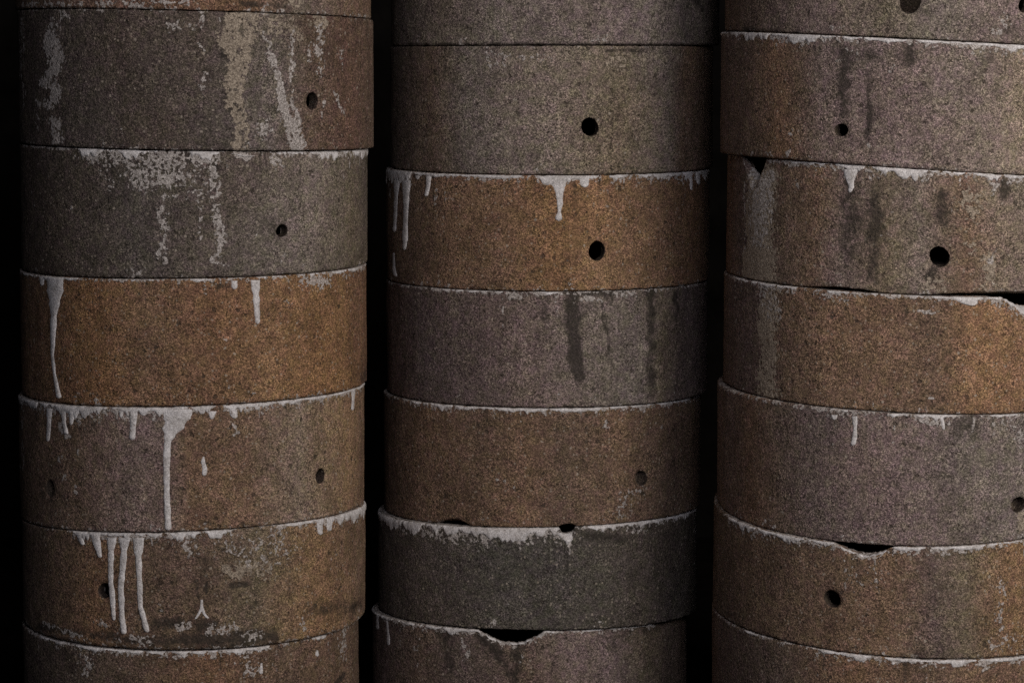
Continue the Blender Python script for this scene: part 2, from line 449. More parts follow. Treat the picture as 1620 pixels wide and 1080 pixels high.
    for q, (x0, x1, w0, w1, rag) in enumerate(spec.get('beads', [])):
        t0 = -1.85 if x0 <= xl + 12 else px_theta(x0, yt0)[0]
        t1 = 1.85 if x1 >= xr - 12 else px_theta(x1, yt0)[0]
        n = max(8, int((t1 - t0) * R / 0.0016)); t = np.linspace(t0, t1, n); u = np.linspace(0, 1, n)
        sd = seed * 7 + q
        w = (w0 + (w1 - w0) * u) * (0.85 + rag * (2.9 * n1(t * 8, sd) + 1.8 * n1(t * 30, sd + 5) + 0.7 * n1(t * 110, sd + 1)))
        fade = np.minimum(1, np.minimum(u, 1 - u) * n / 7.0)
        w = np.clip(w * fade, 0, None) * mpp
        rows = []
        w = np.where(w > 0.0085, w, w * 0.72)
        zt_ = ztop(t)
        for k, f in enumerate((0.0, 0.22, 0.5, 0.78, 0.94, 1.0)):
            hgt = (0.0006, 0.0011, 0.0012, 0.0009, 0.0004, -0.0005)[k]
            off = np.where(w > 0.0011, hgt * np.clip(w / 0.005, 0.35, 1.2), -0.0016)
            rows.append(surf(t, zt_ - 0.0005 - f * w, off))
        Vb = np.concatenate(rows); Fb = [(k * n + j + 1, k * n + j, (k + 1) * n + j, (k + 1) * n + j + 1) for k in range(5) for j in range(n - 1)
                                         if w[j] > 0.0009 or w[j + 1] > 0.0009]
        if Fb: mesh_obj('wash_bead', Vb, [f[::-1] for f in Fb], WASH, root, True)
    for q, pts in enumerate(spec.get('runs', [])):
        pts = np.array(pts, float); sd = seed * 11 + q
        L = np.concatenate([[0], np.cumsum(np.hypot(np.diff(pts[:, 0]), np.diff(pts[:, 1])))])
        n = max(6, int(L[-1] / 1.6)); l = np.linspace(0, L[-1], n)
        cx = np.interp(l, L, pts[:, 0]) + 0.6 * n1(l / 14, sd); cy = np.interp(l, L, pts[:, 1]); w = np.interp(l, L, pts[:, 2])
        w = w * (1 + 0.24 * n1(l / 11, sd + 2) + 0.14 * n1(l / 4, sd + 4))
        we = pts[-1, 2]; tail = np.clip((L[-1] - l) / (we * 0.5 + 1e-6), 0, 1); w = w * np.sqrt(np.clip(1 - (1 - tail) ** 2, 0, 1))
        head = np.clip(l / 3.0, 0.0, 1); K = 6
        rows = []
        for k in range(-K, K + 1):
            u = k / K
            hm = np.clip(w * mpp * 0.28, 0.0005, 0.0026) * (0.8 + 0.5 * sstep(0.6, 1.0, l / L[-1]))
            pts3 = []
            tt = np.empty(n); zz = np.empty(n)
            for i in range(n):
                tt[i], zz[i] = px_theta(cx[i] + u * w[i] / 2, cy[i])
            zz = np.minimum(zz, ztop(tt) - 0.0006)
            rows.append(surf(tt, zz, hm * math.sqrt(max(0, 1 - u * u)) * (0.7 + 0.3 * head) - 0.0003))
        Vb = np.stack(rows, 1).reshape(-1, 3); M = 2 * K + 1
        Fb = [(i * M + k, (i + 1) * M + k, (i + 1) * M + k + 1, i * M + k + 1) for i in range(n - 1) for k in range(M - 1)]
        mesh_obj('wash_run', Vb, Fb, WASH, root, True)
    return root

# ------------------------------------------------------------------ the three stacks
def vs(x, y0, y1, w, s=1.0, lean=0, w1=None):      # a vertical streak
    return [(x, y0, w, s), (x + lean * 0.5, (y0 + y1) / 2, w, s), (x + lean, y1, w1 if w1 else w * 0.6, s * 0.7)]

LEFT_Y, MID_Y, RIGHT_Y = 4.20, 4.45, 4.15
LEFT_E = [(22, 586), (29, 591), (33, 581), (33, 579), (32, 576), (36, 578), (38, 567)]
LEFT_S = [(16, 18, 31), (238, 225, 234), (441, 423, 417), (643, 617, 605), (841, 812, 795), (1029, 972, 972)]
MID_E = [(618, 1138), (617, 1128), (612, 1122), (612, 1118), (608, 1108), (598, 1102), (590, 1085)]
MID_S = [(72, 74, 73), (277, 264, 264), (461, 440, 440), (645, 616, 616), (834, 803, 795), (997, 958, 960)]
RIGHT_E = [(1148, 1758), (1140, 1752), (1150, 1756), (1145, 1748), (1135, 1738), (1128, 1732), (1126, 1728)]
RIGHT_S = [(64, 50, 80), (270, 243, 280), (468, 430, 446), (655, 604, 618), (864, 793, 785), (1042, 958, 975)]

LEFT = [
 dict(label='red brown clay saggar cut off by the frame, topmost of the left stack',
      tones=[(20, 'umber'), (200, 'red'), (400, 'rust'), (470, 'grey'), (590, 'brown')], edge=(0.3, 0.75),
      marks=[('lime', .7, [(40, 8, 10, .6), (300, 4, 9, .6)]), ('slip', .6, vs(468, -40, 18, 40, .7)), ('dark', .6, [(380, 6, 8, .5), (450, 10, 8, .5)])]),
 dict(label='dark grey saggar with ragged tan streaks and a hole, second in the left stack', slip_k=0.80,
      tones=[(20, 'ddk'), (90, 'dgrey'), (200, 'ddk'), (330, 'dgrey'), (430, 'grey'), (480, 'umber'), (545, 'red'), (595, 'umber')], edge=(0.3, 0.45),
      holes=[(495, 160, 12.5, None)],
      marks=[('slip', .35, [(372, 24, 30, .9), (366, 60, 44, 1), (384, 95, 30, 1), (372, 120, 38, 1), (370, 150, 36, .9), (378, 180, 26, .75), (382, 205, 26, .9), (377, 234, 26, .95)]),
             ('slip', .5, [(395, 24, 40, .85), (388, 90, 26, .8)]), ('slip', .8, [(430, 45, 60, .5), (470, 40, 50, .55)]),
             ('lime', .4, [(418, 52, 9, .7), (432, 95, 12, .85), (446, 165, 13, .95), (470, 232, 20, 1)]),
             ('lime', .4, vs(463, 50, 175, 9, .6)), ('lime', .4, [(462, 160, 10, .7), (478, 230, 12, .8)]),
             ('lime', .4, vs(505, 40, 130, 13, .65, 2)), ('lime', .4, vs(490, 70, 105, 8, .65)), ('slip', .4, vs(508, 25, 48, 24, .8)),
             ('lime', .4, [(512, 160, 6, .7), (508, 185, 5, .7)]), ('lime', .4, [(532, 145, 6, .6), (540, 178, 6, .75)]), ('lime', .4, vs(541, 75, 106, 5, .6)),
             ('lime', .4, [(316, 18, 10, .85), (321, 48, 8, .7)]), ('lime', .4, [(313, 68, 5, .6), (329, 92, 6, .7)]),
             ('lime', .4, [(84, 35, 14, .6), (80, 70, 26, .9), (90, 95, 28, .95), (80, 118, 20, .9)]), ('lime', .4, [(76, 130, 24, .75), (88, 150, 22, .85), (78, 165, 20, .8)]),
             ('lime', .4, [(84, 192, 20, .75), (92, 222, 20, .85)]), ('lime', .5, vs(34, 30, 205, 6, .5, 2)), ('lime', .5, vs(59, 160, 205, 7, .45)),
             ('lime', .6, [(275, 38, 26, .6), (300, 44, 20, .55)]), ('lime', .7, vs(322, 120, 155, 16, .45)), ('lime', .6, vs(418, 195, 215, 26, .5)),
             ('lime', .6, [(100, 22, 12, .7), (108, 28, 10, .6)]), ('dark', .6, [(360, 85, 22, .7), (374, 80, 10, .7)]), ('dark', .6, [(362, 162, 30, .6), (380, 176, 10, .7)])]),
 dict(label='dark grey saggar with crumbly pale patches under its rim, third in the left stack',
      tones=[(20, 'ddk'), (200, 'dgrey'), (350, 'dgrey'), (420, 'grey'), (500, 'stone'), (560, 'olive'), (595, 'dgrey')], edge=(0.8, 0.3),
      holes=[(447, 365, 10, None)], rag=(0.003, 0.005),
      beads=[(120, 350, 4, 5, 1.3), (425, 582, 5, 7, 1.2)], runs=[[(366, 243, 4), (378, 245, 6), (386, 247, 13), (394, 248, 10), (402, 246, 5)]],
      dents=[(300, 248, 3, 16, 7), (420, 246, 3, 12, 5), (575, 412, 8, 10, 12)],
      marks=[('lime', .7, [(135, 243, 30, .6), (200, 250, 46, .7), (260, 250, 48, .75), (340, 248, 36, .7)]), ('lime', .7, [(215, 272, 40, .65), (265, 285, 46, .75), (275, 300, 20, .5)]),
             ('lime', .6, [(165, 275, 12, .5), (178, 298, 10, .4)]), ('lime', .6, vs(258, 300, 412, 15, .62, 0, 15)), ('lime', .6, [(336, 250, 15, .75), (340, 320, 14, .7), (350, 370, 18, .75), (348, 405, 10, .6)]),
             ('lime', .6, vs(318, 300, 380, 10, .45)), ('lime', .5, [(335, 408, 8, .65), (356, 422, 10, .7)]), ('lime', .5, vs(254, 398, 412, 14, .65)),
             ('lime', .4, [(370, 244, 5, .9), (388, 246, 15, 1.3), (396, 247, 8, 1)]), ('lime', .6, [(430, 240, 22, .65), (440, 258, 16, .65)]), ('lime', .6, [(490, 242, 20, .7), (575, 240, 16, .7)]),
             ('lime', .6, vs(436, 260, 275, 10, .5)), ('lime', .5, [(295, 235, 8, .8), (308, 228, 8, .9), (314, 236, 6, .8)]), ('lime', .7, [(310, 300, 40, .35), (290, 260, 30, .6)]),
             ('dark', .6, [(300, 247, 18, .7), (275, 244, 16, .6)]), ('dark', .7, [(345, 265, 16, .5), (330, 310, 14, .4)])]),
 dict(label='orange brown saggar with a long funnel-shaped white drip, fourth in the left stack',
      tones=[(20, 'umber'), (80, 'rust'), (150, 'orange'), (230, 'brown'), (330, 'rust'), (420, 'amber'), (500, 'orange'), (550, 'orange'), (590, 'red')], edge=(0.6, 0.3),
      rag=(0.002, 0.004), dents=[(577, 590, 5, 8, 14)],
      beads=[(36, 130, 4, 3, .9), (170, 370, 2, 4, .9), (388, 448, 4, 3, .9), (470, 575, 4, 3, .9)],
      runs=[[(87, 436, 28), (87, 460, 27), (86, 480, 18), (85, 500, 11), (83, 560, 5.5), (86, 590, 5), (91, 615, 7), (94, 630, 9)], [(66, 437, 9), (67, 452, 5)],
            [(371, 444, 11), (371, 458, 8)], [(404, 443, 18), (405, 462, 11), (407, 495, 9), (408, 513, 9)]],
      marks=[('lime', .6, [(485, 442, 22, .75), (512, 445, 22, .8)]), ('lime', .6, [(545, 436, 12, .6), (575, 424, 8, .6)]), ('dark', .6, [(350, 451, 12, .8), (362, 453, 8, .6)]),
             ('lime', .5, [(452, 478, 8, .4), (458, 482, 8, .45)]), ('dark', .7, [(578, 590, 14, .5), (572, 600, 12, .5)]),
             ('lime', .5, [(362, 610, 4, .5), (366, 612, 5, .5)]), ('lime', .5, [(398, 618, 7, .5), (402, 622, 6, .5)])]),
 dict(label='brown saggar with one white drip down its full height, fifth in the left stack',
      tones=[(20, 'umber'), (120, 'umber'), (200, 'mauve'), (255, 'mauve'), (290, 'brown'), (400, 'brown'), (480, 'sand'), (540, 'gold'), (575, 'brown')], edge=(0.6, 0.35),
      holes=[(508, 753, 11, None), (78, 773, 12.5, None)],
      beads=[(34, 80, 9, 13, .45), (76, 300, 13, 9, .4), (296, 345, 5, 5, .8), (352, 440, 9, 9, .55), (436, 520, 8, 6, .5), (516, 575, 5, 5, .5)],
      runs=[[(78, 646, 10), (77, 670, 7), (75, 698, 5)], [(100, 650, 9), (101, 668, 6), (105, 687, 9)], [(114, 648, 9), (113, 672, 7)], [(211, 650, 13), (210, 675, 9), (209, 696, 10)],
            [(282, 647, 46), (280, 662, 42), (275, 675, 34), (269, 687, 20), (265, 700, 13), (263, 740, 10), (264, 790, 10), (266, 839, 11)], [(192, 648, 8), (191, 660, 6)],
            [(322, 722, 3), (321, 730, 7), (324, 742, 9), (323, 753, 8)], [(336, 650, 14), (335, 663, 8)], [(368, 648, 14), (371, 662, 9)], [(559, 611, 6), (559, 630, 5), (558, 649, 5)]],
      marks=[('lime', .5, [(95, 670, 7, .7), (105, 690, 9, .8)]), ('lime', .5, [(97, 720, 6, .8), (97, 728, 7, .8)]), ('lime', .5, [(118, 770, 6, .7), (120, 782, 6, .7)]), ('lime', .5, [(122, 712, 5, .6), (122, 716, 5, .6)]),
             ('lime', .5, [(102, 752, 5, .6), (102, 758, 5, .6)]), ('lime', .7, [(370, 676, 14, .6), (374, 684, 10, .5)]), ('lime', .6, vs(35, 640, 745, 4, .6)), ('dark', .6, [(296, 651, 9, .8), (298, 655, 7, .7)]),
             ('dark', .6, [(140, 680, 20, .5), (150, 670, 14, .4)]), ('slip', .7, [(146, 664, 8, .6), (150, 668, 6, .5)]), ('dark', .7, [(78, 775, 24, .5), (80, 790, 18, .4)]), ('dark', .5, [(509, 762, 8, .6), (509, 772, 6, .5)])]),
 dict(label='brown saggar with three white drips beside its hole, sixth in the left stack',
      tones=[(20, 'dgrey'), (70, 'umber'), (150, 'rust'), (230, 'umber'), (330, 'umber'), (400, 'olive'), (470, 'gold'), (520, 'amber'), (575, 'brown')], edge=(0.5, 0.8),
      holes=[(165, 934, 12.5, None)], rag=(0.003, 0.006), dents=[(570, 965, 9, 12, 14), (380, 925, 2.5, 14, 4), (400, 1003, 5, 24, 5)],
      beads=[(112, 232, 11, 15, .45), (226, 262, 8, 5, .5), (262, 370, 7, 7, .8), (436, 500, 5, 5, .9), (496, 576, 13, 14, .5)],
      runs=[[(124, 838, 16), (127, 850, 10), (131, 862, 6)], [(150, 845, 18), (154, 865, 12), (158, 882, 6)],
            [(177, 850, 17), (175, 875, 10), (175, 920, 8), (178, 950, 9), (180, 981, 6)], [(197, 850, 20), (196, 870, 11), (191, 930, 10), (193, 975, 9), (196, 1003, 9)],
            [(219, 850, 22), (219, 880, 11), (221, 930, 9), (222, 960, 9), (228, 980, 9), (233, 1000, 8)],
            [(319, 948, 4), (319, 962, 6), (314, 972, 5), (309, 979, 4)], [(319, 958, 5), (323, 970, 6), (329, 978, 5)],
            [(507, 818, 13), (506, 830, 9), (507, 846, 8)], [(522, 815, 11), (521, 840, 8)]],
      marks=[('lime', .7, [(290, 860, 30, .5), (310, 870, 22, .55)]), ('lime', .7, [(370, 860, 60, .35), (440, 870, 60, .35)]), ('slip', .7, [(370, 905, 30, .55), (420, 900, 40, .45)]), ('dark', .5, [(365, 926, 10, .75), (388, 924, 9, .7)]),
             ('dark', .5, [(312, 925, 7, .7), (313, 945, 6, .6)]), ('dark', .5, [(325, 920, 5, .6), (326, 940, 5, .6)]),
             ('dark', .7, [(60, 990, 12, .6), (200, 1012, 16, .65), (330, 1012, 24, .75), (430, 1005, 20, .8)]), ('dark', .6, [(250, 988, 22, .6), (285, 985, 20, .6)]), ('dark', .6, [(320, 990, 22, .7), (340, 985, 14, .6)]),
             ('lime', .6, [(158, 985, 14, .6), (166, 990, 10, .6)]), ('lime', .6, [(190, 1005, 16, .5), (240, 1012, 16, .6)]), ('lime', .6, [(290, 986, 22, .65), (300, 990, 14, .55)]), ('lime', .6, [(330, 996, 18, .6), (375, 990, 18, .55)]),
             ('lime', .6, [(400, 1005, 26, .6), (398, 1014, 18, .6)]), ('lime', .6, [(68, 985, 8, .6), (130, 1008, 8, .6)]), ('dark', .8, [(490, 965, 26, .5), (560, 960, 24, .55)]), ('lime', .6, [(478, 985, 16, .5), (480, 995, 12, .5)]),
             ('lime', .5, [(254, 958, 10, .6), (254, 964, 8, .6)]), ('lime', .5, [(238, 848, 8, .7), (240, 862, 6, .6)]), ('dark', .5, [(320, 886, 22, .4), (318, 920, 14, .4)])]),
 dict(label='mottled brown saggar with a pale rim, lowest in view of the left stack',
      tones=[(20, 'dgrey'), (120, 'dgrey'), (230, 'umber'), (330, 'rust'), (450, 'umber'), (520, 'brown'), (570, 'umber')], edge=(0.7, 0.3), rag=(0.004, 0.003),
      beads=[(60, 230, 5, 8, .5), (228, 430, 8, 5, .5), (484, 520, 4, 5, .9)], dents=[(545, 1060, 5, 9, 30)],
      runs=[[(502, 1028, 4), (502, 1038, 8)], [(414, 1048, 3), (413, 1066, 7)]],
      marks=[('lime', .7, vs(138, 1035, 1080, 18, .55)), ('lime', .7, vs(392, 1036, 1075, 28, .6)), ('lime', .6, [(540, 995, 16, .5), (545, 1040, 12, .5)]), ('dark', .5, [(534, 1080, 12, .8), (544, 1064, 8, .7)])]),
]
MIDDLE = [
 dict(label='plain grey saggar cut off by the frame, topmost of the middle stack',
      tones=[(615, 'dgrey'), (680, 'grey'), (800, 'stone'), (960, 'mauve'), (1040, 'stone'), (1110, 'grey'), (1140, 'dgrey')], edge=(0.2, 0.2),
      marks=[('dark', .6, [(1104, 0, 14, .7), (1110, 16, 8, .5)]), ('dark', .6, [(1000, 14, 6, .6), (1001, 16, 5, .5)]), ('dark', .7, [(640, 70, 5, .5), (880, 70, 5, .6), (1120, 70, 5, .5)])]),
 dict(label='speckled grey saggar with round hole and bare rim, second in the middle stack',
      tones=[(615, 'dgrey'), (680, 'umber'), (740, 'grey'), (870, 'stone'), (980, 'olive'), (1060, 'stone'), (1090, 'brown'), (1130, 'umber')], edge=(0.2, 0.15),
      holes=[(934, 201, 14, None)],
      marks=[('lime', .7, [(775, 104, 12, .45), (800, 100, 12, .4)]), ('lime', .7, [(770, 86, 10, .4), (870, 90, 14, .4)]), ('slip', .8, [(970, 95, 30, .4), (1070, 90, 20, .4)]), ('dark', .6, [(818, 176, 10, .7), (820, 180, 9, .6)]),
             ('dark', .5, [(978, 213, 8, .7), (980, 215, 7, .6)]), ('dark', .5, [(995, 221, 5, .6), (996, 222, 5, .6)]), ('dark', .6, [(685, 112, 8, .5), (690, 116, 7, .5)]), ('dark', .7, [(960, 80, 7, .6), (1020, 80, 6, .6)])]),
 dict(label='orange brown saggar with white rim drips and a hole, in the middle stack',
      tones=[(612, 'umber'), (650, 'umber'), (700, 'brown'), (790, 'brown'), (880, 'orange'), (940, 'amber'), (1040, 'brown'), (1090, 'rust'), (1125, 'umber')], edge=(0.6, 0.45),
      holes=[(945, 397, 14, None)],
      beads=[(614, 652, 22, 22, .25), (650, 830, 5, 6, .5), (846, 952, 9, 9, .35), (962, 996, 8, 7, .5), (1002, 1080, 8, 7, .6), (1078, 1121, 8, 10, .5)],
      runs=[[(628, 285, 12), (627, 310, 7), (626, 345, 6), (625, 367, 5)], [(643, 285, 15), (643, 312, 11), (642, 340, 8), (641, 380, 9), (640, 396, 5)], [(678, 278, 9), (677, 295, 7), (674, 311, 6)],
            [(884, 279, 30), (884, 290, 24), (885, 305, 13), (886, 322, 10), (885, 336, 6), (884, 342, 12), (884, 350, 13)], [(924, 281, 18), (925, 297, 11)], [(898, 281, 11), (900, 289, 6)],
            [(1093, 272, 6), (1094, 301, 4)], [(1104, 272, 7), (1105, 292, 5)], [(624, 400, 4), (624, 425, 5), (627, 438, 6)], [(660, 278, 8), (660, 284, 6)]],
      marks=[('lime', .5, [(692, 300, 4, .6), (686, 324, 4, .6)]), ('lime', .6, [(690, 448, 10, .5), (720, 452, 10, .4)])]),
 dict(label='grey mauve saggar with dark vertical stains below the orange one in the middle stack',
      tones=[(612, 'red'), (660, 'dmauve'), (760, 'dmauve'), (850, 'mauve'), (930, 'grey'), (1010, 'stone'), (1050, 'olive'), (1085, 'dmauve'), (1120, 'dmauve')], edge=(0.75, 0.15),
      marks=[('dark', .5, [(906, 462, 26, .6), (906, 490, 24, .8), (910, 560, 22, 1), (915, 596, 16, .9)]), ('dark', .6, vs(1030, 462, 622, 14, .65, -2, 16)), ('dark', .5, [(950, 478, 6, .6), (970, 580, 5, .5)]), ('dark', .6, vs(862, 470, 512, 13, .55)),
             ('dark', .6, vs(1070, 464, 512, 8, .6)), ('lime', .6, [(810, 466, 14, .8), (820, 468, 16, .9)]), ('lime', .6, [(760, 463, 7, .6), (890, 464, 8, .6)]), ('lime', .6, [(925, 472, 12, .7), (945, 474, 12, .65)]), ('lime', .6, [(980, 462, 16, .55), (1005, 464, 14, .6)]),
             ('lime', .5, [(730, 618, 4, .6), (726, 628, 4, .5)]), ('lime', .5, [(884, 618, 4, .6), (880, 632, 4, .5)]), ('dark', .6, [(820, 462, 10, .4), (960, 464, 12, .6), (1000, 456, 10, .6)]), ('lime', .6, [(641, 450, 6, .6), (690, 458, 7, .6), (730, 460, 7, .5)])],
      beads=[(690, 800, 2.5, 3, .9), (850, 905, 4, 3, .9)]),
 dict(label='plain brown saggar with a filled hole at lower right, fifth in the middle stack',
      tones=[(605, 'umber'), (680, 'brown'), (760, 'umber'), (820, 'brown'), (880, 'umber'), (980, 'brown'), (1060, 'umber'), (1110, 'umber')], edge=(0.7, 0.2),
      holes=[(1016, 756, 12, 0.016)], base_chips=[(690, 744, 9, 2.0), (884, 912, 4, 3)],
      beads=[(640, 720, 5, 6, .6), (716, 870, 4, 5, .6), (864, 1000, 7, 6, .55), (996, 1108, 5, 4, .5)],
      marks=[('lime', .5, [(958, 670, 12, .6), (960, 675, 10, .6)]), ('lime', .5, [(1047, 668, 6, .6), (1047, 676, 6, .6)]), ('lime', .7, [(790, 760, 12, .5), (810, 768, 12, .45)]), ('lime', .7, [(1000, 780, 34, .35), (980, 810, 24, .3)])]),
 dict(label='dark grey saggar with thick white band along its rim, in the middle stack',
      tones=[(598, 'dgrey'), (680, 'dgrey'), (780, 'ggrey'), (950, 'ggrey'), (1020, 'dgrey'), (1100, 'ggrey')], edge=(0.7, 0.2), rag=(0.004, 0.002),
      chips=[(886, 911, 10, 4)],
      beads=[(600, 700, 8, 12, .5), (698, 870, 14, 17, .28), (866, 888, 18, 17, .2), (886, 908, 6, 24, .3), (912, 1010, 5, 6, .7), (1000, 1101, 8, 6, .5)],
      runs=[[(890, 842, 26), (897, 850, 20), (900, 858, 9)]],
      marks=[('lime', .7, [(625, 820, 16, .6), (680, 845, 20, .55), (760, 855, 18, .5)]), ('lime', .7, [(1000, 838, 18, .45), (1080, 812, 16, .5)]), ('dark', .6, [(930, 848, 14, .6), (990, 852, 18, .5)]), ('lime', .6, vs(1100, 820, 900, 5, .4))]),
 dict(label='brown saggar with wide dark chip in its rim, lowest of the middle stack',
      tones=[(590, 'dmauve'), (660, 'umber'), (740, 'dmauve'), (830, 'umber'), (900, 'mauve'), (980, 'mauve'), (1020, 'olive'), (1085, 'umber')], edge=(0.8, 0.2), rag=(0.003, 0.003),
      chips=[(757, 862, 21, 1.7)], dents=[(1050, 975, 4, 10, 14)],
      beads=[(595, 700, 5, 5, .5), (696, 764, 6, 4, .5), (846, 894, 6, 4, .5), (918, 1040, 4, 6, .5), (764, 800, 3, 4, .5), (798, 846, 3, 5, .5)],
      runs=[[(611, 964, 4), (613, 990, 4), (615, 1020, 5)], [(597, 962, 4), (598, 995, 4)]],
      marks=[('lime', .6, [(722, 1000, 10, .6), (738, 1030, 12, .6), (736, 1044, 8, .5)]), ('dark', .6, [(706, 1000, 30, .6), (710, 1060, 16, .5)]), ('dark', .6, [(770, 1005, 30, .8), (790, 1040, 18, .7), (812, 1070, 14, .7)]), ('dark', .6, [(820, 1020, 20, .6), (812, 1080, 14, .7)]),
             ('lime', .5, [(828, 1030, 5, .7), (822, 1046, 6, .7)]), ('dark', .6, [(985, 990, 60, .4), (1030, 985, 30, .5)]), ('dark', .5, [(968, 990, 8, .6), (972, 1030, 6, .5)]), ('lime', .6, [(1040, 968, 16, .7), (1050, 976, 14, .6)]), ('lime', .7, vs(660, 1010, 1060, 10, .35))]),
]
